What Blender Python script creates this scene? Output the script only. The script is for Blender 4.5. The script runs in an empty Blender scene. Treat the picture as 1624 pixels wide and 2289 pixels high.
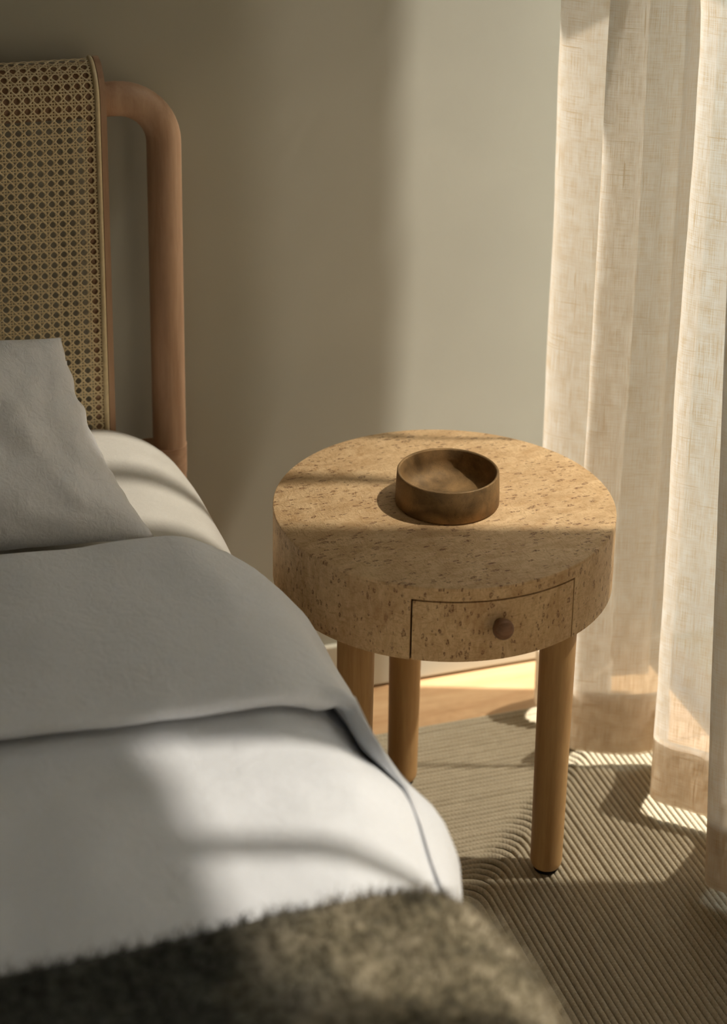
import bpy, bmesh, math, random
from mathutils import Vector, Matrix, noise

random.seed(7)
sc = bpy.context.scene
col = sc.collection
PI = math.pi

# ------------------------------------------------------------------ camera
cam_d = bpy.data.cameras.new('camera')
cam = bpy.data.objects.new('camera', cam_d)
col.objects.link(cam)
RT = Vector((0.9520988, -0.3054012, 0.0154264))
UP = Vector((0.0857076, 0.3149419, 0.9452332))
FW = Vector((0.2935338, 0.8986332, -0.3260310))
cam.matrix_world = Matrix((
    (RT.x, UP.x, -FW.x, -0.8112745),
    (RT.y, UP.y, -FW.y, -2.1227759),
    (RT.z, UP.z, -FW.z, 1.7183996),
    (0, 0, 0, 1)))
cam_d.sensor_fit = 'HORIZONTAL'
cam_d.sensor_width = 36.0
cam_d.lens = 4296.08 / 1624 * 36.0
cam_d.shift_y = -(1144.5 - 500.0) / 1624
cam_d.clip_start = 0.05
cam_d.dof.use_dof = True
cam_d.dof.focus_distance = 2.47
cam_d.dof.aperture_fstop = 4.5
sc.camera = cam

# ------------------------------------------------------------------ world, sun, exposure
world = bpy.data.worlds.new('sky')
sc.world = world
world.use_nodes = True
wn = world.node_tree
bg = wn.nodes['Background']
bg.inputs['Color'].default_value = (0.74, 0.88, 1.0, 1)
bg.inputs['Strength'].default_value = 5.4

SUN_AZ = math.radians(17.5)
SUN_EL = math.radians(60)
sun_dir = Vector((-math.cos(SUN_AZ) * math.cos(SUN_EL), math.sin(SUN_AZ) * math.cos(SUN_EL), -math.sin(SUN_EL)))
sd = bpy.data.lights.new('sun_offscreen', 'SUN')
sd.energy = 10.0
sd.color = (1.0, 0.95, 0.88)
sd.angle = math.radians(1.4)
sun = bpy.data.objects.new('sun_offscreen', sd)
col.objects.link(sun)
sun.rotation_euler = sun_dir.to_track_quat('-Z', 'Y').to_euler()
sun.location = (3, -1, 4)

sc.view_settings.view_transform = 'Standard'
sc.view_settings.look = 'None'
sc.view_settings.gamma = 1.0
sc.view_settings.use_curve_mapping = False
sc.view_settings.exposure = 0.40


# ------------------------------------------------------------------ helpers
def lin(r, g, b):
    f = lambda c: (c / 255 / 12.92) if c / 255 <= 0.04045 else ((c / 255 + 0.055) / 1.055) ** 2.4
    return (f(r), f(g), f(b), 1.0)


def lerp(a, b, t):
    return a + (b - a) * t


def sstep(a, b, x):
    t = max(0.0, min(1.0, (x - a) / (b - a)))
    return t * t * (3 - 2 * t)


def interp(tab, x):
    if x <= tab[0][0]:
        return tab[0][1]
    for (x0, y0), (x1, y1) in zip(tab, tab[1:]):
        if x <= x1:
            return y0 + (y1 - y0) * (x - x0) / (x1 - x0)
    return tab[-1][1]


def nz(x, y, z=0.0):
    return noise.noise(Vector((x, y, z)))


def mesh_obj(name, verts, faces, mat=None, parent=None, uvs=None, smooth=True):
    me = bpy.data.meshes.new(name)
    me.from_pydata([tuple(v) for v in verts], [], faces)
    if smooth:
        me.polygons.foreach_set('use_smooth', [True] * len(me.polygons))
    if uvs:
        lay = me.uv_layers.new(name='UVMap')
        for lp in me.loops:
            lay.data[lp.index].uv = uvs[lp.vertex_index]
    if mat:
        me.materials.append(mat)
    me.update()
    o = bpy.data.objects.new(name, me)
    col.objects.link(o)
    if parent:
        o.parent = parent
    return o


def bm_obj(name, bm, mat=None, parent=None, smooth=False):
    bmesh.ops.recalc_face_normals(bm, faces=bm.faces)
    me = bpy.data.meshes.new(name)
    bm.to_mesh(me)
    bm.free()
    if smooth:
        me.polygons.foreach_set('use_smooth', [True] * len(me.polygons))
    if mat:
        me.materials.append(mat)
    o = bpy.data.objects.new(name, me)
    col.objects.link(o)
    if parent:
        o.parent = parent
    return o


def bx(bm, x0, x1, y0, y1, z0, z1, bevel=0.0):
    r = bmesh.ops.create_cube(bm, size=1.0)
    vs = r['verts']
    for v in vs:
        v.co = Vector((lerp(x0, x1, v.co.x + .5), lerp(y0, y1, v.co.y + .5), lerp(z0, z1, v.co.z + .5)))
    if bevel:
        es = list({e for v in vs for e in v.link_edges})
        bmesh.ops.bevel(bm, geom=es, offset=bevel, segments=2, affect='EDGES', profile=0.5)


def box(name, x0, x1, y0, y1, z0, z1, mat, parent=None, bevel=0.0):
    bm = bmesh.new()
    bx(bm, x0, x1, y0, y1, z0, z1, bevel)
    return bm_obj(name, bm, mat, parent)


def grid(nu, nv, fn, uvfn=None, closed_u=False):
    vs, uv, fs = [], [], []
    for i in range(nu):
        for j in range(nv):
            vs.append(fn(i, j))
            if uvfn:
                uv.append(uvfn(i, j))
    for i in range(nu if closed_u else nu - 1):
        i2 = (i + 1) % nu
        for j in range(nv - 1):
            fs.append((i * nv + j, i2 * nv + j, i2 * nv + j + 1, i * nv + j + 1))
    return vs, fs, uv


def lathe(prof, n=64, cx=0, cy=0, cz=0):
    """closed lathe from (r, z) profile, caps where r == 0"""
    vs, fs = [], []
    rings = []
    for r, z in prof:
        if r < 1e-6:
            rings.append([len(vs)])
            vs.append((cx, cy, cz + z))
        else:
            rings.append(list(range(len(vs), len(vs) + n)))
            for k in range(n):
                a = 2 * PI * k / n
                vs.append((cx + r * math.cos(a), cy + r * math.sin(a), cz + z))
    for a, b in zip(rings, rings[1:]):
        for k in range(n):
            k2 = (k + 1) % n
            if len(a) == 1 and len(b) == 1:
                continue
            if len(a) == 1:
                fs.append((a[0], b[k2], b[k]))
            elif len(b) == 1:
                fs.append((a[k], a[k2], b[0]))
            else:
                fs.append((a[k], a[k2], b[k2], b[k]))
    return vs, fs


def tube(path, rad, n=24, caps=True):
    vs, fs = [], []
    m = len(path)
    prevn = None
    for i, p in enumerate(path):
        p = Vector(p)
        t = (Vector(path[min(i + 1, m - 1)]) - Vector(path[max(i - 1, 0)])).normalized()
        if prevn is None:
            ref = Vector((0, 1, 0)) if abs(t.y) < 0.9 else Vector((1, 0, 0))
            nrm = (ref - t * ref.dot(t)).normalized()
        else:
            nrm = (prevn - t * prevn.dot(t)).normalized()
        prevn = nrm
        b = t.cross(nrm)
        r = rad(i) if callable(rad) else rad
        for k in range(n):
            a = 2 * PI * k / n
            vs.append(p + (nrm * math.cos(a) + b * math.sin(a)) * r)
    for i in range(m - 1):
        for k in range(n):
            k2 = (k + 1) % n
            fs.append((i * n + k, i * n + k2, (i + 1) * n + k2, (i + 1) * n + k))
    if caps:
        fs.append(tuple(range(n))[::-1])
        fs.append(tuple((m - 1) * n + k for k in range(n)))
    return vs, fs


def empty(name, loc=(0, 0, 0)):
    o = bpy.data.objects.new(name, None)
    o.empty_display_size = 0.05
    col.objects.link(o)
    o.location = loc
    return o


def tag(o, label=None, cat=None, group=None, kind=None):
    if label:
        o['label'] = label
    if cat:
        o['category'] = cat
    if group:
        o['group'] = group
    if kind:
        o['kind'] = kind
    return o


def weighted(o):
    m = o.modifiers.new('wn', 'WEIGHTED_NORMAL')
    m.keep_sharp = True
    return o


def sharp(o, deg=40):
    me = o.data
    bm = bmesh.new()
    bm.from_mesh(me)
    lim = math.radians(deg)
    for e in bm.edges:
        e.smooth = not (len(e.link_faces) == 2 and e.calc_face_angle(0) > lim)
    bm.to_mesh(me)
    bm.free()
    return o


# ------------------------------------------------------------------ materials
class NT:
    def __init__(self, name):
        self.m = bpy.data.materials.new(name)
        self.m.use_nodes = True
        self.t = self.m.node_tree
        self.b = self.t.nodes['Principled BSDF']
        self.out = self.t.nodes['Material Output']

    def n(self, kind, **kw):
        nd = self.t.nodes.new(kind)
        for k, v in kw.items():
            if k in nd.inputs.keys() if isinstance(k, str) else False:
                nd.inputs[k].default_value = v
            else:
                setattr(nd, k, v)
        return nd

    def l(self, a, b):
        self.t.links.new(a, b)

    def math(self, op, a, b=None, c=None, clamp=False):
        nd = self.t.nodes.new('ShaderNodeMath')
        nd.operation = op
        nd.use_clamp = clamp
        for i, v in enumerate((a, b, c)):
            if v is None:
                continue
            if isinstance(v, (int, float)):
                nd.inputs[i].default_value = v
            else:
                self.l(v, nd.inputs[i])
        return nd.outputs[0]

    def coord(self, which='Object', scale=(1, 1, 1), rot=(0, 0, 0), loc=(0, 0, 0)):
        tc = self.t.nodes.new('ShaderNodeTexCoord')
        mp = self.t.nodes.new('ShaderNodeMapping')
        mp.inputs['Scale'].default_value = scale
        mp.inputs['Rotation'].default_value = rot
        mp.inputs['Location'].default_value = loc
        self.l(tc.outputs[which], mp.inputs['Vector'])
        return mp.outputs['Vector']

    def noise(self, vec, scale, detail=3, rough=0.5, dist=0.0):
        nd = self.t.nodes.new('ShaderNodeTexNoise')
        nd.inputs['Scale'].default_value = scale
        nd.inputs['Detail'].default_value = detail
        nd.inputs['Roughness'].default_value = rough
        nd.inputs['Distortion'].default_value = dist
        self.l(vec, nd.inputs['Vector'])
        return nd.outputs['Fac']

    def ramp(self, fac, stops, interp='LINEAR'):
        nd = self.t.nodes.new('ShaderNodeValToRGB')
        cr = nd.color_ramp
        cr.interpolation = interp
        while len(cr.elements) < len(stops):
            cr.elements.new(0.5)
        for e, (p, c) in zip(cr.elements, stops):
            e.position = p
            e.color = c if len(c) == 4 else (*c, 1)
        self.l(fac, nd.inputs['Fac'])
        return nd.outputs['Color']

    def mix(self, fac, a, b, mode='MIX'):
        nd = self.t.nodes.new('ShaderNodeMix')
        nd.data_type = 'RGBA'
        nd.blend_type = mode
        for s, v in ((nd.inputs[0], fac), (nd.inputs[6], a), (nd.inputs[7], b)):
            if isinstance(v, (int, float)):
                s.default_value = v
            elif isinstance(v, tuple):
                s.default_value = v
            else:
                self.l(v, s)
        return nd.outputs[2]

    def bump(self, h, strength=0.3, dist=0.001):
        nd = self.t.nodes.new('ShaderNodeBump')
        nd.inputs['Strength'].default_value = strength
        nd.inputs['Distance'].default_value = dist
        self.l(h, nd.inputs['Height'])
        self.l(nd.outputs['Normal'], self.b.inputs['Normal'])
        return nd

    def base(self, c, rough=0.6, spec=None, metal=0.0):
        if isinstance(c, tuple):
            self.b.inputs['Base Color'].default_value = c
        else:
            self.l(c, self.b.inputs['Base Color'])
        if isinstance(rough, (int, float)):
            self.b.inputs['Roughness'].default_value = rough
        else:
            self.l(rough, self.b.inputs['Roughness'])
        self.b.inputs['Metallic'].default_value = metal
        if spec is not None:
            self.b.inputs['Specular IOR Level'].default_value = spec


def W(v):
    return (v, v, v, 1)


def mat_wall(name, c):
    t = NT(name)
    v = t.coord('Object')
    big = t.noise(v, 2.2, 3, 0.55)
    fine = t.noise(v, 130, 3, 0.6)
    c2 = tuple(x * 0.90 for x in c[:3]) + (1,)
    t.base(t.ramp(big, [(0.35, c2), (0.65, c)]), 0.85, 0.2)
    t.bump(fine, 0.10, 0.0010)
    return t.m


def mat_plain(name, c, rough=0.6, spec=0.3, metal=0.0, bscale=None, bs=0.2):
    t = NT(name)
    v = t.coord('Object')
    f = t.noise(v, bscale or 60, 3)
    c2 = tuple(x * 0.88 for x in c[:3]) + (1,)
    t.base(t.ramp(f, [(0.3, c2), (0.7, c)]), rough, spec, metal)
    if bscale:
        t.bump(f, bs, 0.001)
    return t.m


def mat_wood(name, c1, c2, axis=2, stretch=14, scale=26, rough=0.5, spec=0.3):
    """plain fine grained wood; grain runs along the axis"""
    t = NT(name)
    s = [stretch * 1.0] * 3
    s[axis] = 0.9
    v = t.coord('Object', tuple(s))
    g = t.noise(v, scale / 10, 5, 0.6, 0.6)
    fine = t.noise(v, scale, 3, 0.6)
    k = t.math('ADD', t.math('MULTIPLY', g, 0.75), t.math('MULTIPLY', fine, 0.25))
    t.base(t.ramp(k, [(0.32, c2), (0.5, tuple(lerp(a, b, .55) for a, b in zip(c2, c1))), (0.68, c1)]), rough, spec)
    t.bump(fine, 0.06, 0.0006)
    return t.m


def mat_birdseye(name, light, mid, dark):
    """birdseye maple veneer; UV in metres, figure runs along V"""
    t = NT(name)
    tc = t.t.nodes.new('ShaderNodeTexCoord')

    def mp(s, loc=(0, 0, 0), rz=0.0):
        nd = t.t.nodes.new('ShaderNodeMapping')
        nd.inputs['Scale'].default_value = s
        nd.inputs['Location'].default_value = loc
        nd.inputs['Rotation'].default_value = (0, 0, rz)
        t.l(tc.outputs['UV'], nd.inputs['Vector'])
        return nd.outputs['Vector']
    warpn = t.t.nodes.new('ShaderNodeTexNoise')
    warpn.inputs['Scale'].default_value = 38
    warpn.inputs['Detail'].default_value = 2
    t.l(mp((1, .6, 1)), warpn.inputs['Vector'])

    def warped(vec, amt):
        sub = t.t.nodes.new('ShaderNodeVectorMath')
        sub.operation = 'SUBTRACT'
        t.l(warpn.outputs['Color'], sub.inputs[0])
        sub.inputs[1].default_value = (.5, .5, .5)
        sc_ = t.t.nodes.new('ShaderNodeVectorMath')
        sc_.operation = 'SCALE'
        t.l(sub.outputs[0], sc_.inputs[0])
        sc_.inputs['Scale'].default_value = amt
        ad = t.t.nodes.new('ShaderNodeVectorMath')
        ad.operation = 'ADD'
        t.l(vec, ad.inputs[0])
        t.l(sc_.outputs[0], ad.inputs[1])
        return ad.outputs[0]
    clouds = t.noise(mp((1, .55, 1)), 26, 4, 0.6, 0.8)
    curl = t.noise(mp((2.6, 1.0, 1), rz=0.35), 46, 4, 0.65, 1.6)
    grain = t.noise(mp((9, .5, 1)), 60, 3, 0.6, 0.3)
    basec = t.ramp(t.math('ADD', t.math('MULTIPLY', clouds, 0.55), t.math('MULTIPLY', curl, 0.45)),
                   [(0.36, mid), (0.5, tuple(lerp(a, b, .55) for a, b in zip(mid, light))), (0.62, light)])
    basec = t.mix(t.math('MULTIPLY', grain, 0.18), basec, mid)
    rip = t.noise(mp((1.0, 2.2, 1), rz=-0.5), 75, 3, 0.6, 2.0)
    basec = t.mix(t.math('MULTIPLY', t.math('MULTIPLY', t.math('SUBTRACT', rip, .5), 5.0, clamp=True), .60), basec, (mid[0] * .84, mid[1] * .78, mid[2] * .70, 1))
    prev = basec
    hgt = t.math('ADD', t.math('MULTIPLY', curl, 0.7), t.math('MULTIPLY', rip, .5))
    fine = t.noise(mp((1, 1, 1)), 420, 2, 0.6)
    clump = t.noise(mp((1, .8, 1), (2, 2, 0)), 17, 2)
    for i, (sc_, thr, rad, loc, amt) in enumerate(((84, .36, .29, (0, 0, 0), 1.5), (125, .44, .28, (3.1, 1.7, 0), 1.7))):
        vo = t.t.nodes.new('ShaderNodeTexVoronoi')
        vo.inputs['Scale'].default_value = 1.0
        t.l(warped(mp((sc_ * 1.5, sc_ * .70, 1), loc), amt), vo.inputs['Vector'])
        rnd = t.t.nodes.new('ShaderNodeSeparateColor')
        t.l(vo.outputs['Color'], rnd.inputs[0])
        on = t.math('GREATER_THAN', rnd.outputs[0], t.math('ADD', thr + .95, t.math('MULTIPLY', clump, -1.6)))
        r_ = t.math('MULTIPLY', t.math('ADD', rnd.outputs[1], 0.5), rad)
        q = t.math('DIVIDE', t.math('ADD', vo.outputs['Distance'], t.math('MULTIPLY', t.math('SUBTRACT', fine, .5), .14)), r_)
        ringm = t.math('SUBTRACT', 1.0, t.math('ABSOLUTE', t.math('MULTIPLY', t.math('SUBTRACT', q, 0.64), 2.3)), clamp=True)
        ringm = t.math('MULTIPLY', ringm, t.math('GREATER_THAN', fine, .47))
        spot = t.math('MULTIPLY', t.math('SUBTRACT', 1.0, q, clamp=True), .40)
        eye = t.math('MULTIPLY', t.math('MAXIMUM', spot, ringm), on, clamp=True)
        prev = t.mix(t.math('MULTIPLY', eye, 0.88), prev, dark)
        hgt = t.math('SUBTRACT', hgt, t.math('MULTIPLY', eye, 0.3))
    fl_n = t.noise(mp((150, 62, 1), (5, 1, 0)), 1.0, 3, .55, .9)
    fleck = t.math('MULTIPLY', t.math('SUBTRACT', t.math('ADD', fl_n, t.math('MULTIPLY', clump, .30)), .80), 9.0, clamp=True)
    prev = t.mix(t.math('MULTIPLY', fleck, .42), prev, dark)
    t.base(prev, 0.50, 0.35)
    t.bump(hgt, 0.65, 0.0026)
    return t.m


def mat_linen(name, c, rough=0.9, wscale=900, bs=0.35, wr=14, shade=0.93):
    t = NT(name)
    v = t.coord('Object')
    w1 = t.noise(t.coord('Object', (1, 6, 1)), wscale / 6, 2)
    w2 = t.noise(t.coord('Object', (6, 1, 1)), wscale / 6, 2)
    f = t.math('ADD', t.math('MULTIPLY', w1, .5), t.math('MULTIPLY', w2, .5))
    big = t.noise(v, wr, 4, 0.6, 0.5)
    c2 = tuple(x * shade for x in c[:3]) + (1,)
    t.base(t.ramp(f, [(0.35, c2), (0.65, c)]), rough, 0.1)
    t.b.inputs['Sheen Weight'].default_value = 0.25
    cr = t.noise(t.coord('Object', (1, .7, 1), (0, 0, .6)), wr * 4.5, 4, 0.62, 1.2)
    h = t.math('ADD', t.math('MULTIPLY', f, 0.10), t.math('ADD', big, t.math('MULTIPLY', cr, .45)))
    t.bump(h, bs, 0.006)
    return t.m


def mat_curtain(name):
    t = NT(name)
    nt = t.t
    nt.nodes.remove(t.b)
    tc = nt.nodes.new('ShaderNodeTexCoord')

    def mp(s):
        nd = nt.nodes.new('ShaderNodeMapping')
        nd.inputs['Scale'].default_value = s
        t.l(tc.outputs['UV'], nd.inputs['Vector'])
        return nd.outputs['Vector']
    warp = t.noise(mp((1100, 22, 1)), 1.0, 2, 0.6)       # vertical threads
    weft = t.noise(mp((34, 1000, 1)), 1.0, 2, 0.6)       # horizontal threads
    slub = t.noise(mp((14, 420, 1)), 1.0, 1, 0.5)
    slub2 = t.noise(mp((380, 9, 1)), 1.0, 1, 0.5)
    cloud = t.noise(mp((60, 42, 1)), 1.0, 4, 0.65)
    dens = t.math('ADD', t.math('MULTIPLY', warp, .46), t.math('MULTIPLY', weft, .34))
    dens = t.math('ADD', dens, t.math('MULTIPLY', cloud, .20))
    sl = t.math('MAXIMUM', t.math('GREATER_THAN', slub, 0.70), t.math('GREATER_THAN', slub2, 0.71))
    dens = t.math('ADD', dens, t.math('MULTIPLY', sl, .16), clamp=True)
    thin = t.ramp(dens, [(0.40, W(1)), (0.60, W(0))])    # 1 = open weave
    tl = nt.nodes.new('ShaderNodeBsdfTranslucent')
    t.l(t.mix(thin, CUR_TL_DENSE, CUR_TL_THIN), tl.inputs['Color'])
    df = nt.nodes.new('ShaderNodeBsdfDiffuse')
    t.l(t.mix(thin, lin(204, 194, 176), lin(230, 224, 212)), df.inputs['Color'])
    m1 = nt.nodes.new('ShaderNodeMixShader')
    m1.inputs[0].default_value = 0.50
    t.l(tl.outputs[0], m1.inputs[1])
    t.l(df.outputs[0], m1.inputs[2])
    tr = nt.nodes.new('ShaderNodeBsdfTransparent')
    tr.inputs['Color'].default_value = (1, .97, .92, 1)
    m2 = nt.nodes.new('ShaderNodeMixShader')
    t.l(t.math('ADD', t.math('MULTIPLY', thin, CUR_T[1]), CUR_T[0]), m2.inputs[0])
    t.l(m1.outputs[0], m2.inputs[1])
    t.l(tr.outputs[0], m2.inputs[2])
    t.l(m2.outputs[0], t.out.inputs['Surface'])
    bp = nt.nodes.new('ShaderNodeBump')
    bp.inputs['Strength'].default_value = 0.25
    bp.inputs['Distance'].default_value = 0.0008
    t.l(dens, bp.inputs['Height'])
    t.l(bp.outputs[0], df.inputs['Normal'])
    return t.m


CUR_TL_DENSE = (0.64, 0.48, 0.30, 1)
CUR_TL_THIN = (0.97, 0.92, 0.83, 1)
CUR_T = (0.11, 0.21)

M = {}
M['wall'] = mat_wall('wall_paint', lin(180, 176, 160))
M['ceil'] = mat_wall('ceiling_paint', lin(215, 212, 206))
M['dark'] = mat_wall('grey_paint', lin(84, 81, 75))
M['skirt'] = mat_wall('skirting_paint', lin(200, 194, 174))
M['birdseye'] = mat_birdseye('birdseye_maple', lin(230, 198, 152), lin(192, 154, 108), lin(104, 58, 28))
M['maple'] = mat_wood('pale_maple', lin(202, 164, 112), lin(168, 128, 82), 2, 12, 30)
M['beech'] = mat_wood('steamed_beech', lin(194, 160, 130), lin(160, 124, 96), 2, 12, 30)
M['beech_x'] = mat_wood('steamed_beech_rail', lin(190, 154, 124), lin(156, 120, 92), 0, 12, 30)
M['knob'] = mat_wood('walnut', lin(146, 108, 80), lin(112, 78, 54), 0, 40, 60)
M['cane'] = mat_plain('cane', lin(230, 210, 168), 0.45, 0.4, bscale=180, bs=0.1)
M['oak'] = mat_wood('oak_plank', lin(198, 164, 122), lin(170, 130, 90), 0, 9, 22, 0.45, 0.35)
M['black'] = mat_plain('black_felt', lin(24, 22, 20), 0.9, 0.1)
M['gap'] = mat_plain('subfloor_board', lin(164, 128, 90), 0.9, 0.1)
M['linen'] = mat_linen('white_linen', lin(237, 239, 242), bs=0.5, wr=12)
M['sheet'] = mat_linen('cream_sheet', lin(204, 199, 188), bs=0.2, wr=18)
M['pillow'] = mat_linen('washed_linen', lin(238, 238, 239), bs=0.6, wr=20)
M['frame'] = mat_plain('bronze_anodised', lin(62, 56, 46), 0.5, 0.3)
M['terrace'] = mat_plain('lawn', lin(58, 62, 40), 0.95, 0.05, bscale=40, bs=.8)
M['curtain'] = mat_curtain('open_linen')

# bronze
t = NT('aged_bronze')
v = t.coord('Object')
big = t.noise(v, 26, 5, 0.65, 0.4)
spk = t.noise(v, 700, 2, 0.6)
c = t.ramp(big, [(0.3, lin(108, 86, 56)), (0.5, lin(144, 115, 76)), (0.7, lin(174, 138, 90))])
c = t.mix(t.math('MULTIPLY', t.math('GREATER_THAN', spk, 0.66), 0.5), c, lin(50, 36, 22))
t.base(c, t.math('ADD', t.math('MULTIPLY', big, 0.2), 0.52), None, 0.5)
t.bump(spk, 0.25, 0.0006)
M['bronze'] = t.m

# knitted wool: U along the row, V across (0..1)
t = NT('knitted_wool')
tc = t.t.nodes.new('ShaderNodeTexCoord')
sp = t.t.nodes.new('ShaderNodeSeparateXYZ')
t.l(tc.outputs['UV'], sp.inputs[0])
ab = t.math('ABSOLUTE', t.math('SUBTRACT', sp.outputs[1], 0.5))
ph = t.math('ADD', t.math('MULTIPLY', sp.outputs[0], 2 * PI / 0.0056), t.math('MULTIPLY', ab, 6.0))
kn = t.math('ADD', t.math('MULTIPLY', t.math('SINE', ph), 0.5), 0.5)
ob = t.coord('Object')
fz = t.noise(ob, 420, 3, 0.6)
var = t.noise(ob, 9, 3, 0.6)
c = t.ramp(fz,
           [(0.15, lin(138, 128, 106)), (0.5, lin(166, 154, 130)), (0.85, lin(186, 175, 152))])
c = t.mix(t.math('MULTIPLY', var, 0.35), c, lin(146, 134, 108))
t.base(c, 0.95, 0.05)
t.b.inputs['Sheen Weight'].default_value = 0.2
t.bump(t.math('ADD', kn, t.math('MULTIPLY', fz, 0.6)), 0.35, 0.0010)
M['wool'] = t.m

# mohair throw
t = NT('mohair')
ob = t.coord('Object')
big = t.noise(ob, 6.0, 2, 0.5, 0.6)

sx = t.t.nodes.new('ShaderNodeSeparateXYZ')
t.l(ob, sx.inputs[0])
edge = t.math('ADD', t.math('MULTIPLY', t.math('ADD', sx.outputs[0], 0.47), 5.5), t.math('MULTIPLY', t.math('SUBTRACT', big, 0.5), 1.7))
edge = t.math('ADD', edge, 0.5, clamp=True)
fz = t.noise(ob, 90, 3, 0.6)
olive = t.ramp(t.math('ADD', t.math('MULTIPLY', fz, .4), t.math('MULTIPLY', t.noise(ob, 11, 2, .5, .5), .6)),
               [(0.36, lin(70, 66, 52)), (0.5, lin(132, 122, 98)), (0.66, lin(184, 171, 146))])
chr_ = t.ramp(fz, [(0.3, lin(32, 35, 32)), (0.7, lin(82, 84, 76))])
t.base(t.mix(edge, chr_, olive), 0.95, 0.05)
t.b.inputs['Sheen Weight'].default_value = 0.3
t.bump(fz, 0.6, 0.006)
M['mohair'] = t.m

# window glass
t = NT('window_glass')
nt = t.t
nt.nodes.remove(t.b)
tr = nt.nodes.new('ShaderNodeBsdfTransparent')
gl = nt.nodes.new('ShaderNodeBsdfGlossy')
gl.inputs['Roughness'].default_value = 0.02
mx = nt.nodes.new('ShaderNodeMixShader')
mx.inputs[0].default_value = 0.05
t.l(tr.outputs[0], mx.inputs[1])
t.l(gl.outputs[0], mx.inputs[2])
t.l(mx.outputs[0], t.out.inputs['Surface'])
M['glass'] = t.m

# ------------------------------------------------------------------ the room
YW = 0.433          # back wall
XW = 0.505          # window wall, inner face
XL, YF, ZC = -3.3, -3.8, 2.75
W1 = (-0.270, 0.428)     # first window along Y
W2 = (-2.50, -0.765)    # second window along Y
WT = 2.52               # window head

tag(box('wall_back', XL - .1, XW + .16, YW, YW + .1, 0, ZC, M['wall']), kind='structure')
tag(box('wall_left', XL - .1, XL, YF, YW, 0, ZC, M['dark']), kind='structure')
tag(box('wall_front', XL - .1, XW + .16, YF - .1, YF, 0, ZC, M['dark']), kind='structure')
tag(box('ceiling', XL - .1, XW + .16, YF - .1, YW + .1, ZC, ZC + .1, M['ceil']), kind='structure')
bm = bmesh.new()
X1 = XW + .07
bx(bm, XW, X1, YF, YW, WT, ZC)
bx(bm, XW, X1, W2[1], W1[0], 0, WT)
bx(bm, XW, X1, YF, W2[0], 0, WT)
bx(bm, XW, X1, W1[1], YW, 0, WT)
tag(bm_obj('wall_right', bm, M['wall']), kind='structure')

for i, (a, b) in enumerate((W1, W2)):
    bm = bmesh.new()
    f = 0.022
    xf0, xf1 = XW + .02, XW + .055
    bx(bm, xf0, xf1, a, a + f, 0.0, WT)
    bx(bm, xf0, xf1, b - f, b, 0.0, WT)
    bx(bm, xf0, xf1, a + f, b - f, 0.0, .03)
    bx(bm, xf0, xf1, a + f, b - f, WT - f, WT)
    w = tag(bm_obj('window_%d' % (i + 1), bm, M['frame']), kind='structure')
    box('pane', xf0 + .014, xf0 + .019, a + f, b - f, .03, WT - f, M['glass'], w)

fl = tag(box('floor', XL - .1, XW + .07, YF - .1, YW + .1, -.10, -.012, M['gap']), kind='structure')
PW = 0.14
rows = int((YW - YF) / PW) + 1
k = 0
for r in range(rows):
    y1 = YW - r * PW
    y0 = max(y1 - PW, YF)
    if y1 - y0 < .02:
        continue
    cuts = [XL]
    x = XL + random.uniform(.5, 1.7)
    while x < XW - .3:
        cuts.append(x)
        x += random.uniform(1.2, 1.9)
    cuts.append(XW + .07)
    for a, b in zip(cuts, cuts[1:]):
        bm = bmesh.new()
        bx(bm, 0, b - a - .0012, 0, y1 - y0 - .0012, -.0115, random.uniform(-.0004, 0), 0.0)
        o = bm_obj('plank', bm, M['oak'], fl)
        o.location = (a + .0006, y0 + .0006, 0)
        k += 1
tag(box('ground', XW + .075, 9, -9, 7, -.25, -.12, M['terrace']), kind='structure')

tag(box('low_sky_blocker', 2.3, 2.5, -7, 5, -.12, 3.1, M['terrace']), kind='structure')  # added out of view to block low sky, so daylight falls more from above

bm = bmesh.new()
bx(bm, XL, XW, YW - .011, YW, .004, .088, .003)
tag(bm_obj('baseboard_back', bm, M['skirt']), kind='structure')

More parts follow.
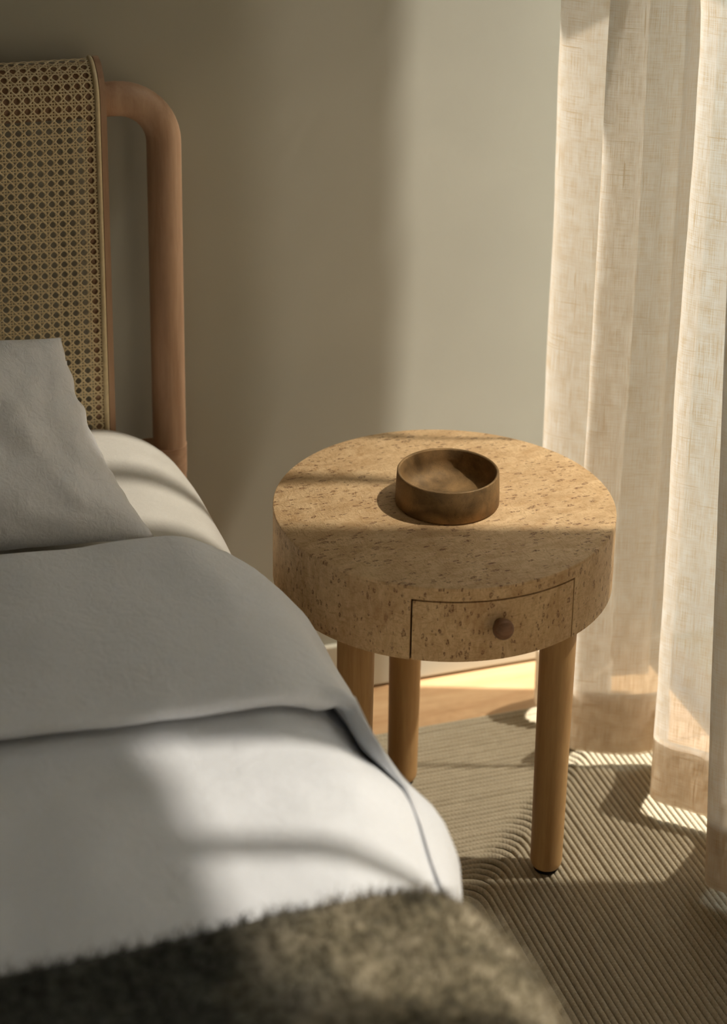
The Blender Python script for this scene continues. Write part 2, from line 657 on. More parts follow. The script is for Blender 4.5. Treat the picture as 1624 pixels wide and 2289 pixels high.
# ------------------------------------------------------------------ rug of knitted rows
rug = empty('braided_rug', (0, 0, 0))
tag(rug, 'beige ribbed wool rug of mitred knitted rows under the bed and table', 'rug')
RX0, RX1, RY0, RY1 = -2.05, 0.412, -2.20, 0.287
RP = 0.0090
box('backing', RX0 + .006, RX1 - .006, RY0 + .006, RY1 - .006, 0.0004, 0.0035, M['wool'], rug)
nring = 134
for q in range(nring):
    d = q * RP + RP / 2
    x0, x1, y0, y1 = RX0 + d, RX1 - d, RY0 + d, RY1 - d
    cr = min(0.012 + 0.02 * min(1, q / 12), (x1 - x0) / 2.2, (y1 - y0) / 2.2)
    pts = []
    for cx, cy, a0 in ((x1 - cr, y1 - cr, 0), (x0 + cr, y1 - cr, PI / 2), (x0 + cr, y0 + cr, PI), (x1 - cr, y0 + cr, 1.5 * PI)):
        for s in range(5):
            a = a0 + s / 4 * PI / 2
            pts.append((Vector((cx + cr * math.cos(a), cy + cr * math.sin(a))), Vector((math.cos(a), math.sin(a)))))
    pts.append(pts[0])
    prof = [(-.49, .0052, 0), (-.32, .0084, .2), (0, .0096, .5), (.32, .0084, .8), (.49, .0052, 1)]
    hs = random.uniform(.86, 1.08)
    vs, uv, fs = [], [], []
    ln = 0
    for i, (p, nrm) in enumerate(pts):
        if i:
            ln += (p - pts[i - 1][0]).length
        for w_, z_, v_ in prof:
            pp = p + nrm * (w_ * RP)
            vs.append((pp.x, pp.y, z_ * hs))
            uv.append((ln, v_))
    n5 = len(prof)
    for i in range(len(pts) - 1):
        for j in range(n5 - 1):
            fs.append((i * n5 + j, i * n5 + j + 1, (i + 1) * n5 + j + 1, (i + 1) * n5 + j))
    mesh_obj('knitted_row', vs, fs, M['wool'], rug, uv)

# ------------------------------------------------------------------ bedside table
H, R, DH = 0.55, 0.225, 0.1018
ZB = H - DH
A0, A1 = math.radians(-120.3), math.radians(-63.9)
ZD = 0.5325      # top of the drawer front
GAP = 0.0025
tb = empty('bedside_table', (0, 0, 0))
tag(tb, 'round birdseye maple bedside table with one drawer and three legs', 'table')


def side_uv(a, z):
    return (a * R, z)


# drum: top disc
n = 128
vs = [(0, 0, H)] + [((R - .0012) * math.cos(2 * PI * k / n), (R - .0012) * math.sin(2 * PI * k / n), H) for k in range(n)] + \
     [(R * math.cos(2 * PI * k / n), R * math.sin(2 * PI * k / n), H - .0012) for k in range(n)] + \
     [(R * math.cos(2 * PI * k / n), R * math.sin(2 * PI * k / n), H - .004) for k in range(n)]
fs = [(0, 1 + k, 1 + (k + 1) % n) for k in range(n)]
for q in range(2):
    fs += [(1 + q * n + k, 1 + (q + 1) * n + k, 1 + (q + 1) * n + (k + 1) % n, 1 + q * n + (k + 1) % n) for k in range(n)]
ca, sa = math.cos(.12), math.sin(.12)
uv = [(y * ca - x * sa, x * ca + y * sa) for x, y, z in vs]
sharp(mesh_obj('table_top', vs, fs, M['birdseye'], tb, uv), 60)

# drum body: side wall with the drawer opening, recess and underside
vs, fs, uv = [], [], []


def add(p, u):
    vs.append(p)
    uv.append(u)
    return len(vs) - 1


def pol(r, a, z):
    return (r * math.cos(a), r * math.sin(a), z)


na = 96
b0, b1 = A1, A0 + 2 * PI
prev = None
for k in range(na + 1):
    a = lerp(b0, b1, k / na)
    q = (add(pol(R, a, H - .004), side_uv(a, H)), add(pol(R, a, ZB), side_uv(a, ZB)))
    if prev:
        fs.append((prev[0], prev[1], q[1], q[0]))
    prev = q
nd_ = 40
prev = None
for k in range(nd_ + 1):
    a = lerp(A0, A1, k / nd_)
    q = [add(pol(R, a, H - .004), side_uv(a + .6, H)), add(pol(R, a, ZD), side_uv(a + .6, ZD)),
         add(pol(R - .02, a, ZD), side_uv(a, ZD)), add(pol(R - .02, a, ZB), side_uv(a, ZB))]
    if prev:
        for j in range(3):
            fs.append((prev[j], prev[j + 1], q[j + 1], q[j]))
    prev = q
for a in (A0, A1):
    i0 = [add(pol(R, a, ZD), (0, 0)), add(pol(R - .02, a, ZD), (0, 0)), add(pol(R - .02, a, ZB), (0, 0)), add(pol(R, a, ZB), (0, 0))]
    fs.append(tuple(i0))
cidx = add((0, 0, ZB), (0, 0))
nn = 128
ring = [add(pol(R - (.02 if A0 + 2 * PI < a < A1 + 2 * PI else 0), a, ZB), (a, 0)) for a in [2 * PI * k / nn + .3 for k in range(nn)]]
for k in range(nn):
    fs.append((cidx, ring[(k + 1) % nn], ring[k]))
body = sharp(mesh_obj('drum_body', vs, fs, M['birdseye'], tb, uv), 40)

# drawer front: curved slab
dr = []
vs, fs, uv = [], [], []
ga = GAP / R
e0, e1 = A0 + ga, A1 - ga * .6
prev = None
for k in range(nd_ + 1):
    a = lerp(e0, e1, k / nd_)
    q = [add(pol(R - .017, a, ZB + .0005), side_uv(a + 2.0, ZB)), add(pol(R - .0002, a, ZB + .0005), side_uv(a + 2.0, ZB)),
         add(pol(R - .0002, a, ZD - GAP), side_uv(a + 2.0, ZD)), add(pol(R - .017, a, ZD - GAP), side_uv(a + 2.0, ZD))]
    if prev:
        for j in range(4):
            fs.append((prev[j], prev[(j + 1) % 4], q[(j + 1) % 4], q[j]))
    else:
        fs.append(tuple(q))
    prev = q
fs.append(tuple(prev[::-1]))
drawer = sharp(mesh_obj('drawer', vs, fs, M['birdseye'], tb, uv), 40)
ka = math.radians(-92.4)
kprof = [(0, -.016), (.0065, -.016), (.0060, -.010), (.0075, -.0085)]
for s in range(1, 13):
    a = -PI / 2 * .62 + s / 12 * (PI / 2 * 1.62)
    kprof.append((.0132 * math.cos(a), .0122 * math.sin(a)))
kprof[-1] = (0, .0122)
kv, kf = lathe(kprof, 40)
rotm = Vector((math.cos(ka), math.sin(ka), 0)).to_track_quat('Z', 'Y').to_matrix()
kc = Vector((.240 * math.cos(ka), .240 * math.sin(ka), .4995))
kv = [rotm @ Vector(p) + kc for p in kv]
knob = mesh_obj('knob', kv, kf, M['knob'], drawer)
knob['label'] = 'round walnut-brown knob'

LR = 0.0246
for ang in (87, 207, 327):
    a = math.radians(ang)
    cx, cy = .160 * math.cos(a), .160 * math.sin(a)
    zb = .0157
    lv, lf = lathe([(0, zb), (.016, zb), (.0190, zb + .002), (.0212, zb + .0065), (.0220, zb + .014), (LR, ZB + .0005), (0, ZB + .0005)], 48, cx, cy)
    leg = sharp(mesh_obj('leg', lv, lf, M['maple'], tb), 50)
    gv, gf = lathe([(0, .0110), (.0165, .0110), (.017, .0120), (.017, .0150), (.0155, .0158), (0, .0158)], 32, cx, cy)
    gl_ = sharp(mesh_obj('glide', gv, gf, M['black'], leg), 50)
    gl_['label'] = 'black felt glide'

# ------------------------------------------------------------------ bronze dish
bh, bR = .0455, .0685
prof = [(0, 0), (bR - .003, 0), (bR, .002), (bR - .0004, .02), (bR - .0016, bh - .0012), (bR - .0026, bh), (bR - .0046, bh - .0004),
        (bR - .0056, bh - .002), (bR - .0064, .030), (bR - .0095, .0205), (bR - .016, .0135), (bR - .026, .0092), (bR - .040, .0074), (0, .0068)]
bv, bf = lathe(prof, 96, .0045, .0015, H + .0003)
bowl = sharp(mesh_obj('bronze_dish', bv, bf, M['bronze']), 70)
tag(bowl, 'low round aged bronze dish on the bedside table', 'dish')

# ------------------------------------------------------------------ curtain
# plan control points: (x, y) near the floor and at 1.2 m
ctrl = [('E', (.470, .288), (.465, .310)), ('m', (.38, .300), (.38, .318)), ('m', (.285, .285), (.280, .305)), ('R', (.262, .250), (.257, .272)),
        ('m', (.305, .212), (.305, .220)), ('V', (.352, .190), (.350, .195)), ('m', (.305, .160), (.305, .162)), ('R', (.264, .134), (.262, .134)),
        ('m', (.300, .110), (.298, .110)), ('m', (.350, .092), (.350, .092)), ('V', (.394, .084), (.394, .084)), ('m', (.372, .040), (.368, .040)),
        ('R', (.329, -.012), (.319, -.012)), ('m', (.372, -.063), (.370, -.065)), ('V', (.425, -.112), (.425, -.115)), ('m', (.385, -.160), (.355, -.160)),
        ('R', (.317, -.208), (.262, -.205)), ('m', (.37, -.262), (.35, -.262)), ('V', (.43, -.300), (.43, -.300))]
y = -.345
side = 0
while y > -2.45:
    xr = random.uniform(.28, .33) if side == 0 else random.uniform(.42, .46)
    xm = .365
    ctrl.append(('m', (xm, y), (xm, y)))
    y -= random.uniform(.05, .07)
    ctrl.append(('R' if side == 0 else 'V', (xr, y), (xr - .01, y)))
    y -= random.uniform(.05, .075)
    side = 1 - side


def catmull(pts, per):
    out = []
    m = len(pts)
    for i in range(m - 1):
        p0, p1, p2, p3 = pts[max(i - 1, 0)], pts[i], pts[i + 1], pts[min(i + 2, m - 1)]
        for s in range(per):
            t_ = s / per
            a = 2 * p1
            b_ = p2 - p0
            c_ = 2 * p0 - 5 * p1 + 4 * p2 - p3
            d_ = -p0 + 3 * p1 - 3 * p2 + p3
            out.append(.5 * (a + b_ * t_ + c_ * t_ * t_ + d_ * t_ ** 3))
    out.append(pts[-1])
    return out


PER = 9


def curtain_path(z):
    t_ = min(z / 1.2, 1.15)
    g = sstep(1.15, 1.6, z)          # pleats tighten towards the heading
    pts = []
    for kd, a, b in ctrl:
        x, y_ = lerp(a[0], b[0], t_), lerp(a[1], b[1], t_)
        if kd == 'R':
            x, y_ = lerp(x, .250, g), y_ - .020 * g
        elif kd == 'V':
            x, y_ = lerp(x, .475, g), y_ + .045 * g
        elif kd == 'm':
            y_ = y_ + .008 * g
        pts.append(Vector((x, y_)))
    return catmull(pts, PER)


base = curtain_path(0)
arc = [0]
for a, b in zip(base, base[1:]):
    arc.append(arc[-1] + (b - a).length)
HEM0, HEM1 = .034, .136


def curtain_grid(zs, off=0.0):
    vs, uv, fs = [], [], []
    for z in zs:
        pth = curtain_path(z)
        m = len(pth)
        for i, p in enumerate(pth):
            tt = pth[min(i + 1, m - 1)] - pth[max(i - 1, 0)]
            nn_ = Vector((tt.y, -tt.x)).normalized()     # side
            if nn_.x < 0 and False:
                nn_ = -nn_
            d = .0035 * nz(arc[i] * 14, z * 3.2, 1.3) + .0014 * nz(arc[i] * 40, z * 11, 4.0)
            amp = 1.0 if z > .2 else .6
            pp = p + nn_ * (d * amp + off)
            zz = z + (.004 * nz(arc[i] * 8, 0, 9) if z < HEM0 + .001 else 0) + (.004 * nz(arc[i] * 6, 2, 9) if abs(z - HEM1) < .001 else 0)
            vs.append((pp.x, pp.y, zz))
            uv.append((arc[i], z))
    m = len(arc)
    for r in range(len(zs) - 1):
        for i in range(m - 1):
            fs.append((r * m + i, r * m + i + 1, (r + 1) * m + i + 1, (r + 1) * m + i))
    return vs, fs, uv


cur = empty('curtain', (.38, -1.0, 0))
tag(cur, 'sheer beige linen curtain hanging in deep folds with a deep stitched hem', 'curtain')
zs = [HEM0, .06, .09, .115, HEM1] + [lerp(.17, 2.60, k / 50) for k in range(51)]
v_, f_, u_ = curtain_grid(zs)
o = mesh_obj('fabric', v_, f_, M['curtain'], cur, u_)
o.matrix_parent_inverse = cur.matrix_basis.inverted()
v_, f_, u_ = curtain_grid([HEM0 + .001, .06, .09, .115, HEM1], off=-.0022)
v2, f2, u2 = curtain_grid([HEM0 + .001, .06, .09, .115, HEM1], off=-.0040)
f_ += [tuple(k + len(v_) for k in q) for q in f2]
v_ += v2
u_ += [(a + .37, b + .21) for a, b in u2]
o = mesh_obj('hem', v_, f_, M['curtain'], cur, u_)
o.matrix_parent_inverse = cur.matrix_basis.inverted()
o['label'] = 'doubled hem glowing amber'
tr_ = tag(box('curtain_track', .33, .41, -2.5, .40, 2.606, ZC, M['frame']), 'slim dark bronze ceiling track above the curtain', 'track')

# ------------------------------------------------------------------ bed frame
bed = empty('bed', (-1.0, -0.8, 0))
tag(bed, 'beech bed with bent tube posts and woven cane headboard', 'bed')


def bedpart(o):
    o.matrix_parent_inverse = bed.matrix_basis.inverted()
    return o


BXL, BXR = -1.680, -0.285      # post centres
PY, PR = .382, .0240
RZ = 1.022                     # top rail
BR = .066
for sx_, s in ((BXR, 1), (BXL, -1)):
    path = [(sx_, PY, z) for z in (.0, .15, .30, .45, .60, .75, .90, RZ - BR)]
    for k in range(1, 13):
        a = k / 12 * PI / 2
        path.append((sx_ - s * BR * (1 - math.cos(a)), PY, RZ - BR + BR * math.sin(a)))
    path.append((sx_ - s * .16, PY, RZ))
    pv, pf = tube(path, PR, 32)
    bedpart(sharp(mesh_obj('post', pv, pf, M['beech'], bed), 60))
pv, pf = tube([(BXL + .16, PY, RZ), (-1.2, PY, RZ), (-.8, PY, RZ), (BXR - .16, PY, RZ)], PR, 32)
bedpart(mesh_obj('top_rail', pv, pf, M['beech_x'], bed))
# head rail: rounded plank with eyes round both posts
hv, hf = [], []
rr = PR + .0010
pts = []
for k in range(17):
    a = -PI / 2 + k / 16 * PI
    pts.append((BXR + rr * math.cos(a), PY + rr * math.sin(a)))
for k in range(17):
    a = PI / 2 + k / 16 * PI
    pts.append((BXL + rr * math.cos(a), PY + rr * math.sin(a)))
m = len(pts)
zr0, zr1 = .453, .4975
for z, ins in ((zr0, .0), (zr1, .0)):
    hv += [(x, y_, z) for x, y_ in pts]
hf = [tuple(range(m))[::-1], tuple(range(m, 2 * m))]
hf += [(k, (k + 1) % m, m + (k + 1) % m, m + k) for k in range(m)]
bedpart(sharp(mesh_obj('head_rail', hv, hf, M['beech_x'], bed), 40))
for x0, x1 in ((-.36, -.33), (-1.63, -1.60)):
    bedpart(box('side_rail', x0, x1, -1.95, .30, .18, .318, M['beech'], bed, .004))
bedpart(box('foot_rail', -1.63, -.33, -1.985, -1.95, .18, .318, M['beech_x'], bed, .004))
bedpart(box('slat_base', -1.60, -.36, -1.95, .30, .285, .318, M['beech_x'], bed, .004))
for x in (-.345, -1.615):
    for y_ in (-1.96, .28):
        lv, lf = lathe([(0, .0105), (.022, .0105), (.026, .19), (0, .19)], 24, x, y_)
        bedpart(mesh_obj('leg', lv, lf, M['beech'], bed))

# cane headboard panel, curling back over the top rail
PYF, ARC_R, ARC_C = .346, .052, RZ + .002
ZP0 = .40


def panel(s, off=0.0):
    """profile coordinate s (m) from the lower edge -> (y, z); off pushes towards the bed"""
    L = ARC_C - ZP0
    if s <= L:
        return PYF - off, ZP0 + s
    a = (s - L) / ARC_R
    return PYF + ARC_R - (ARC_R + off) * math.cos(a), ARC_C + (ARC_R + off) * math.sin(a)


SV = ARC_C - ZP0
SMAX = SV + ARC_R * 1.62
PX0, PX1 = -1.595, -.370


def strip(name, x0, x1, o0, o1, s0, s1, mat, ns=40):
    vs, fs = [], []
    for k in range(ns + 1):
        s = lerp(s0, s1, k / ns) if ns < 10 else (lerp(s0, SV, k / 4) if k <= 4 and s0 < SV else lerp(max(SV, s0), s1, (k - 4) / (ns - 4) if s0 < SV else k / ns))
        for x, o_ in ((x0, o0), (x1, o0), (x1, o1), (x0, o1)):
            y_, z_ = panel(s, o_)
            vs.append((x, y_, z_))
    for k in range(ns):
        for j in range(4):
            fs.append((k * 4 + j, k * 4 + (j + 1) % 4, (k + 1) * 4 + (j + 1) % 4, (k + 1) * 4 + j))
    fs.append((3, 2, 1, 0))
    fs.append(tuple(ns * 4 + j for j in range(4)))
    return bedpart(sharp(mesh_obj(name, vs, fs, mat, bed), 35))


strip('panel_rim', PX1 - .008, PX1, -.022, .0030, 0, SMAX, M['beech'], 24)
strip('panel_rim', PX0, PX0 + .008, -.022, .0030, 0, SMAX, M['beech'], 24)
strip('panel_stile', PX1 - .026, PX1 - .008, -.016, -.003, 0, SMAX, M['beech'], 24)
strip('panel_stile', PX0 + .008, PX0 + .026, -.016, -.003, 0, SMAX, M['beech'], 24)
strip('panel_crest', PX0 + .026, PX1 - .026, -.012, -.004, SV - .012, SMAX, M['beech_x'], 24)
for xa in (PX1 - .0118, PX0 + .0118):
    path = []
    for k in range(30):
        s = lerp(0, SV, k / 6) if k <= 6 else lerp(SV, SMAX, (k - 6) / 23)
        y_, z_ = panel(s, .0008)
        path.append((xa, y_, z_))
    pv, pf = tube(path, .0036, 10)
    o = bedpart(mesh_obj('spline', pv, pf, M['cane'], bed))

# woven cane
PXC, PSC = .0136, .0146
cx0, cx1 = PX0 + .014, PX1 - .0148
s_lo, s_hi = 0.06, SMAX - .002
cv, cf = [], []
HWD = .00100


def ribbon(samples, hw=HWD, dome=.0007):
    """samples: (x, s, off, tx, ts) with unit tangent in (x, s)"""
    b0_ = len(cv)
    for x, s, of, tx, ts in samples:
        px_, ps_ = -ts, tx
        for w_, h_ in ((-1, 0), (0, dome), (1, 0)):
            y_, z_ = panel(s + ps_ * hw * w_, of + h_)
            cv.append((x + px_ * hw * w_, y_, z_))
    for k in range(len(samples) - 1):
        for j in range(2):
            a = b0_ + k * 3 + j
            cf.append((a, a + 1, a + 4, a + 3))


ncx = int((cx1 - cx0) / PXC)
ncs = int((s_hi - s_lo) / PSC)
for i in range(ncx + 1):
    for dx in (-.135, .135):
        x = cx1 - (i + .13 + dx) * PXC
        if x < cx0:
            continue
        smp = []
        for k in range(ncs * 4 + 1):
            s = s_lo + k / 4 * PSC
            if s > s_hi:
                break
            of = .0004 + .00045 * math.cos(PI * k / 2 + (PI if dx > 0 else 0))
            smp.append((x + .0002 * nz(i, k * .6), s, of, 0, 1))
        ribbon(smp)
for j in range(ncs + 1):
    for ds in (-.135, .135):
        s = s_lo + (j + ds) * PSC
        if s < s_lo or s > s_hi:
            continue
        smp = []
        for k in range(ncx * 4 + 1):
            x = cx1 - k / 4 * PXC
            of = .0007 + .00045 * math.cos(PI * k / 2 + (PI if ds > 0 else 0) + PI / 4)
            smp.append((x, s + .0002 * nz(j, k * .6, 3), of, 1, 0))
        ribbon(smp)
for sg in (1, -1):
    for d in range(-ncs - 1, ncx + ncs + 2):
        # x cell coordinate u, s cell coordinate w:  u - sg * w = d + .5
        smp = []
        for k in range(ncs * 4 + 1):
            w_ = k / 4
            u = d + .5 + .13 + sg * w_ if sg > 0 else d + .5 + .13 - w_
            x = cx1 - u * PXC
            s = s_lo + w_ * PSC
            if x > cx1 or x < cx0 or s > s_hi:
                if len(smp) > 1:
                    ribbon(smp, HWD * 1.05)
                smp = []
                continue
            of = .0013 + .0004 * math.cos(PI * k / 2 + (0 if sg > 0 else PI))
            ln = math.hypot(PXC, PSC)
            smp.append((x, s, of, -sg * PXC / ln, PSC / ln))
        if len(smp) > 1:
            ribbon(smp, HWD * 1.05)
cane = bedpart(mesh_obj('cane_weave', cv, cf, M['cane'], bed))
cane['kind'] = 'stuff'
cane['label'] = 'straw-coloured octagonal cane weave'

# ------------------------------------------------------------------ mattress
def wrinkle(x, y, a=1.0):
    return a * (.0040 * nz(x * 5, y * 4, 2) + .0018 * nz(x * 13, y * 11, 5) + .0008 * nz(x * 40, y * 30, 7))


MXL = -1.70
MTOP = .550
mx_e = [(-2.0, -.262), (.10, -.262), (.22, -.268), (.30, -.278), (.335, -.292)]


def section(xe, zt, rx, rz, zlow, n_flat, n_round, n_side):
    """points and outward normals of the right half of a bed cross section"""
    pts = []
    x_in = xe - rx
    for k in range(n_flat):
        pts.append((lerp(MXL + .1, x_in, k / n_flat), zt, 0.0, 1.0, 0.0))
    L = 0
    prev_ = (x_in, zt)
    for k in range(n_round + 1):
        a = PI / 2 * (1 - k / n_round)
        x, z = x_in + rx * math.cos(a), zt - rz + rz * math.sin(a)
        nx, nz_ = math.cos(a) / rx, math.sin(a) / rz
        l_ = math.hypot(nx, nz_)
        L += math.hypot(x - prev_[0], z - prev_[1])
        prev_ = (x, z)
        pts.append((x, z, nx / l_, nz_ / l_, L))
    for k in range(1, n_side + 1):
        z = lerp(zt - rz, zlow, k / n_side)
        L += abs(z - prev_[1])
        prev_ = (xe, z)
        pts.append((xe - .012 * (k / n_side) ** 2, z, 1.0, 0.0, L))
    return pts


ys = [lerp(-1.95, .334, k / 110) for k in range(111)]
rowsM = []
for y_ in ys:
    endf = min(1, max(0, (.336 - y_) / .06))
    zt = MTOP - .006 * (1 - math.sqrt(max(0, 1 - (1 - endf) ** 2))) + .012 * sstep(.05, .30, y_)
    rowsM.append([(x, y_, z + (wrinkle(x, y_, .5) if L < .1 else 0)) for x, z, nx, nz_, L in section(interp(mx_e, y_), zt, .125, .115, .32, 60, 16, 6)])
m = len(rowsM[0])
vs = [p for r_ in rowsM for p in r_]
# left side, ends and bottom
fs = []
for i in range(len(rowsM) - 1):
    for j in range(m - 1):
        fs.append((i * m + j, (i + 1) * m + j, (i + 1) * m + j + 1, i * m + j + 1))
lb = len(vs)
for y_ in ys:
    vs.append((MXL, y_, .50))
    vs.append((MXL, y_, .32))
for i in range(len(ys) - 1):
    a, b = lb + 2 * i, lb + 2 * (i + 1)
    fs.append((a, b, (i + 1) * m, i * m))
    fs.append((a + 1, b + 1, b, a))
    fs.append((i * m + m - 1, (i + 1) * m + m - 1, b + 1, a + 1))
for i in (0, len(ys) - 1):
    loop = [i * m + j for j in range(m)] + [lb + 2 * i + 1, lb + 2 * i]
    fs.append(tuple(loop if i == 0 else loop[::-1]))
mat_o = mesh_obj('mattress', vs, fs, M['sheet'])
tag(mat_o, 'thick mattress in a smooth cream fitted sheet against the headboard', 'mattress')

# ------------------------------------------------------------------ duvet
outer = [(-2.3, -.230), (-1.0, -.230), (-.80, -.234), (-.72, -.242), (-.60, -.211), (-.45, -.192), (-.3, -.198), (-.2, -.211), (-.1, -.234), (-.04, -.248)]
DZT = .578


def duvet_base(y_):
    cuff = 1 - sstep(-.60, -.46, y_) if y_ < -.46 else 0
    drop = 0.030 * (1 - cuff)
    zt = lerp(DZT, .600, cuff)
    return interp(outer, y_) - drop, zt


def duvet_pt(j_pts, y_, d, jj):
    x, z, nx, nz_, L = j_pts[jj]
    return (x + nx * d, y_, z + nz_ * d)


NF, NR, NS = 70, 22, 16
duvet = empty('duvet', (-.95, -.8, .58))
tag(duvet, 'white linen duvet with its top turned back over the bed', 'duvet')


def dpart(o):
    o.matrix_parent_inverse = duvet.matrix_basis.inverted()
    return o


def body_d(x, L, y_):
    d = wrinkle(x + L, y_, 1.6) + sstep(.05, .3, L) * (.012 * math.sin(y_ * 9 + 1.2 + L * 2) + .008 * nz(y_ * 5, L * 3, 8)) * sstep(-.75, -.95, y_)
    return d + .007 * sstep(-.5, -.7, y_) * nz(x * 3.5 + 4, y_ * 3.5, 12)


# body of the duvet
ysd = [lerp(-2.15, -.10, k / 190) for k in range(191)]
vs, fs = [], []
for y_ in ysd:
    xe, zt = duvet_base(y_)
    S = section(xe, zt, .150, .155, .23, NF, NR, NS)
    for jj, (x, z, nx, nz_, L) in enumerate(S):
        d = body_d(x, L, y_)
        vs.append((x + nx * d, y_, z + nz_ * d))
m = NF + NR + 1 + NS
for i in range(len(ysd) - 1):
    for j in range(m - 1):
        fs.append((i * m + j, i * m + j + 1, (i + 1) * m + j + 1, (i + 1) * m + j))
o = dpart(mesh_obj('quilt_body', vs, fs, M['linen'], duvet))
sm = o.modifiers.new('thick', 'SOLIDIFY')
sm.thickness = .012
sm.offset = -1 if True else 1

# turned-back cuff
prof = [(-.105, -.024), (-.085, -.020), (-.068, -.010), (-.060, .004), (-.064, .017), (-.080, .024), (-.105, .0275)]
prof += [(lerp(-.13, -.430, k / 22), .0285) for k in range(23)]
prof += [(-.444, .0285), (-.4535, .0255), (-.4575, .0205), (-.4555, .0140), (-.446, .0105), (-.42, .0095), (-.36, .0085), (-.28, .008)]
vs, fs = [], []
for y_, d0 in prof:
    w_ = sstep(-.16, -.457, y_)
    for jj in range(m):
        xe, zt = duvet_base(max(y_, -.46))
        S = section(xe, zt, .150, .155, .245, NF, NR, NS)
        x, z, nx, nz_, L = S[jj]
        fl_ = sstep(.075, .19, L)
        yy = y_ - .36 * fl_ * w_
        # hem line wanders a little across the bed
        yy += w_ * (.010 * nz(x * 4, 3, 1) - .010 + .034 * sstep(-.33, -.72, x))
        if y_ > -.12:
            yy += .010 * nz(x * 3.1, 7, 2)
        xe2, zt2 = duvet_base(yy)
        if yy < -.46:
            S2 = section(xe2, zt2, .150, .155, .245, NF, NR, NS)
            x, z, nx, nz_, L = S2[jj]
        open_ = math.exp(-((L - .084) / .014) ** 2) * sstep(-.42, -.455, y_)
        fl2 = sstep(.088, .128, L) * w_
        dd = max(d0 * (1 - .86 * fl2), .0028) if y_ < -.12 else d0
        dd += body_d(x, L, yy) + (.004 * nz(x * 6, yy * 5, 21) * (1 - fl2) if d0 > .02 else 0)
        dd += .016 * open_
        vs.append((x + nx * dd, yy, z + nz_ * dd))
npf = len(prof)
for i in range(npf - 1):
    for j in range(m - 1):
        fs.append((i * m + j, (i + 1) * m + j, (i + 1) * m + j + 1, i * m + j + 1))
o = dpart(mesh_obj('turned_back_cuff', vs, fs, M['linen'], duvet))

# ------------------------------------------------------------------ pillows
def pillow(name, BL, BR_, TR, TL, thick, seed, label, sag=.0):
    BL, BR_, TR, TL = map(Vector, (BL, BR_, TR, TL))
    nrm = (BR_ - BL).cross(TL - BL).normalized()
    N = 56
    vs, fs = [], []

    def P(u, v):
        # pull edges in between corners
        uu = u * (1 - .050 * (1 - v * v))
        vv = v * (1 - .075 * (1 - u * u))
        a, b = (uu + 1) / 2, (vv + 1) / 2
        return (BL * (1 - a) + BR_ * a) * (1 - b) + (TL * (1 - a) + TR * a) * b
    idx = {}
    for sgn in (1, -1):
        for i in range(N + 1):
            for j in range(N + 1):
                u, v = -1 + 2 * i / N, -1 + 2 * j / N
                u = math.sin(u * PI / 2) * .55 + u * .45
                v = math.sin(v * PI / 2) * .55 + v * .45
                edge = i in (0, N) or j in (0, N)
                if edge and sgn < 0:
                    idx[(sgn, i, j)] = idx[(1, i, j)]
                    continue
                h = ((1 - abs(u) ** 2.6) * (1 - abs(v) ** 2.6))
                h = max(h, 0) ** .55 * thick
                w_ = nz(u * 3.1 + seed, v * 2.2, sgn * 3) * .014 + nz(u * 8 + seed + .8 * v, v * 2.6, 5 + sgn) * .009 + nz(u * 19 + 2 * v, v * 6 + seed, 9) * .0045
                # creases running down from the edges
                cr_ = .0045 * math.sin(u * 13 + 4 * nz(u * 2, v * 2, seed)) * sstep(.35, 1.0, abs(v)) * (1 - abs(u))
                rim = min(1, h / thick * 2.2)
                p = P(u, v) + nrm * sgn * (h + (w_ + cr_) * rim)
                if edge:
                    p = p + nrm * .004 * nz(u * 5, v * 5, seed) + Vector((.004 * nz(u * 6, v * 6, seed + 3), 0, .004 * nz(u * 6, v * 6, seed + 5)))
                idx[(sgn, i, j)] = len(vs)
                vs.append(p)
    for sgn in (1, -1):
        for i in range(N):
            for j in range(N):
                q = [idx[(sgn, i, j)], idx[(sgn, i + 1, j)], idx[(sgn, i + 1, j + 1)], idx[(sgn, i, j + 1)]]
                fs.append(tuple(q if sgn > 0 else q[::-1]))
    o_ = mesh_obj(name, vs, fs, M['pillow'])
    tag(o_, label, 'pillow')
    return o_


pillow('pillow', (-1.03, .205, .580), (-.424, .205, .588), (-.446, .275, .690), (-1.0, .290, .725), .046, 4.0,
       'white linen pillow standing against the cane headboard behind the other pillow')
pillow('pillow', (-1.10, -.020, .572), (-.392, -.026, .570), (-.464, .200, .756), (-1.06, .195, .815), .078, 1.0,
       'large creased white linen pillow leaning in front of the other pillow')

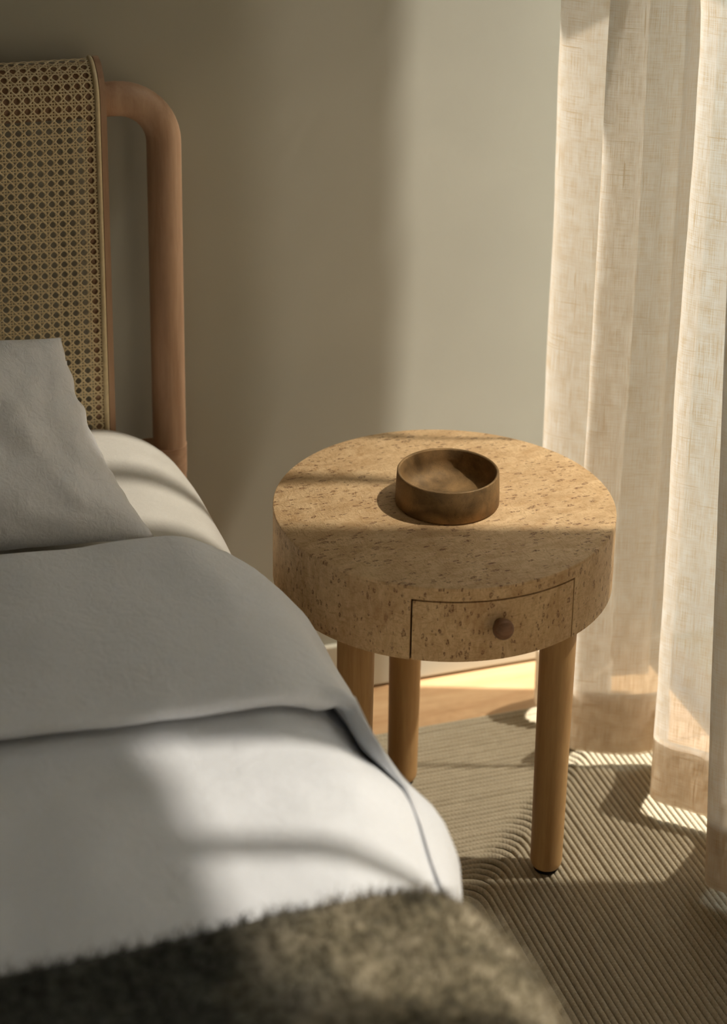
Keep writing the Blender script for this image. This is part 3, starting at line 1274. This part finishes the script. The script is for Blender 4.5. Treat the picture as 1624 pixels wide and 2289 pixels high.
# ------------------------------------------------------------------ mohair throw
throw = empty('throw_blanket', (-.9, -1.1, .61))
tag(throw, 'fuzzy charcoal and olive mohair throw across the foot of the bed', 'blanket')
TY0, TY1 = -1.62, -.795
NY = 90
S0 = [lerp(TY1, TY0, k / NY) for k in range(NY + 1)]
vs, fs = [], []
tn = []
for i, y0_ in enumerate(S0):
    w_ = 1 - i / NY
    for jj in range(m):
        S = section(interp(outer, y0_) + .016, .606, .150, .155, .20, NF, NR, NS)
        x, z, nx, nz_, L = S[jj]
        yy = y0_ + .014 * nz(x * 5, y0_ * 2, 3) * w_ - .045 * sstep(.02, .25, L) * w_
        d = .012 + .010 * nz(x * 4 + 2, yy * 5, 6) + .006 * nz(x * 10, yy * 10, 8) + .006 * math.sin((x + L) * 17 + yy * 9) * sstep(-.5, -.3, x)
        d += .010 * sstep(.05, .3, L) * math.sin(yy * 14)
        if i == 0:
            d = .003
        elif i == 1:
            d *= .8
        p = Vector((x + nx * d, yy, z + nz_ * d))
        vs.append(p)
        tn.append(Vector((nx, 0, nz_)))
for i in range(NY):
    for j in range(m - 1):
        fs.append((i * m + j, (i + 1) * m + j, (i + 1) * m + j + 1, i * m + j + 1))
o = mesh_obj('wool_cloth', vs, fs, M['mohair'], throw)
o.matrix_parent_inverse = throw.matrix_basis.inverted()
# raised pile
hv, hf = [], []
rnd = random.Random(3)
for k in range(26000):
    i = int(rnd.random() ** 1.5 * (NY - 1))
    j = rnd.randint(30, m - 2)
    p = vs[i * m + j].lerp(vs[(i + 1) * m + j + 1], rnd.random()).lerp(vs[i * m + j + 1], rnd.random() * .6)
    nr = tn[i * m + j]
    d1 = Vector((rnd.gauss(0, 1), rnd.gauss(.35, 1), rnd.gauss(0, .5)))
    dirn = (nr * rnd.uniform(.5, 1.2) + d1 * .6).normalized()
    ln = rnd.uniform(.007, .019)
    sd_ = dirn.cross(Vector((rnd.random(), rnd.random(), rnd.random()))).normalized() * .0005
    mid = p + dirn * ln * .55
    tip = p + (dirn + Vector((rnd.gauss(0, .4), rnd.gauss(0, .4), -.3))).normalized() * ln
    b_ = len(hv)
    hv += [p - sd_, p + sd_, mid + sd_ * .7, mid - sd_ * .7, tip]
    hf += [(b_, b_ + 1, b_ + 2, b_ + 3), (b_ + 3, b_ + 2, b_ + 4)]
o = mesh_obj('brushed_pile', hv, hf, M['mohair'], throw)
o.matrix_parent_inverse = throw.matrix_basis.inverted()
o['kind'] = 'stuff'
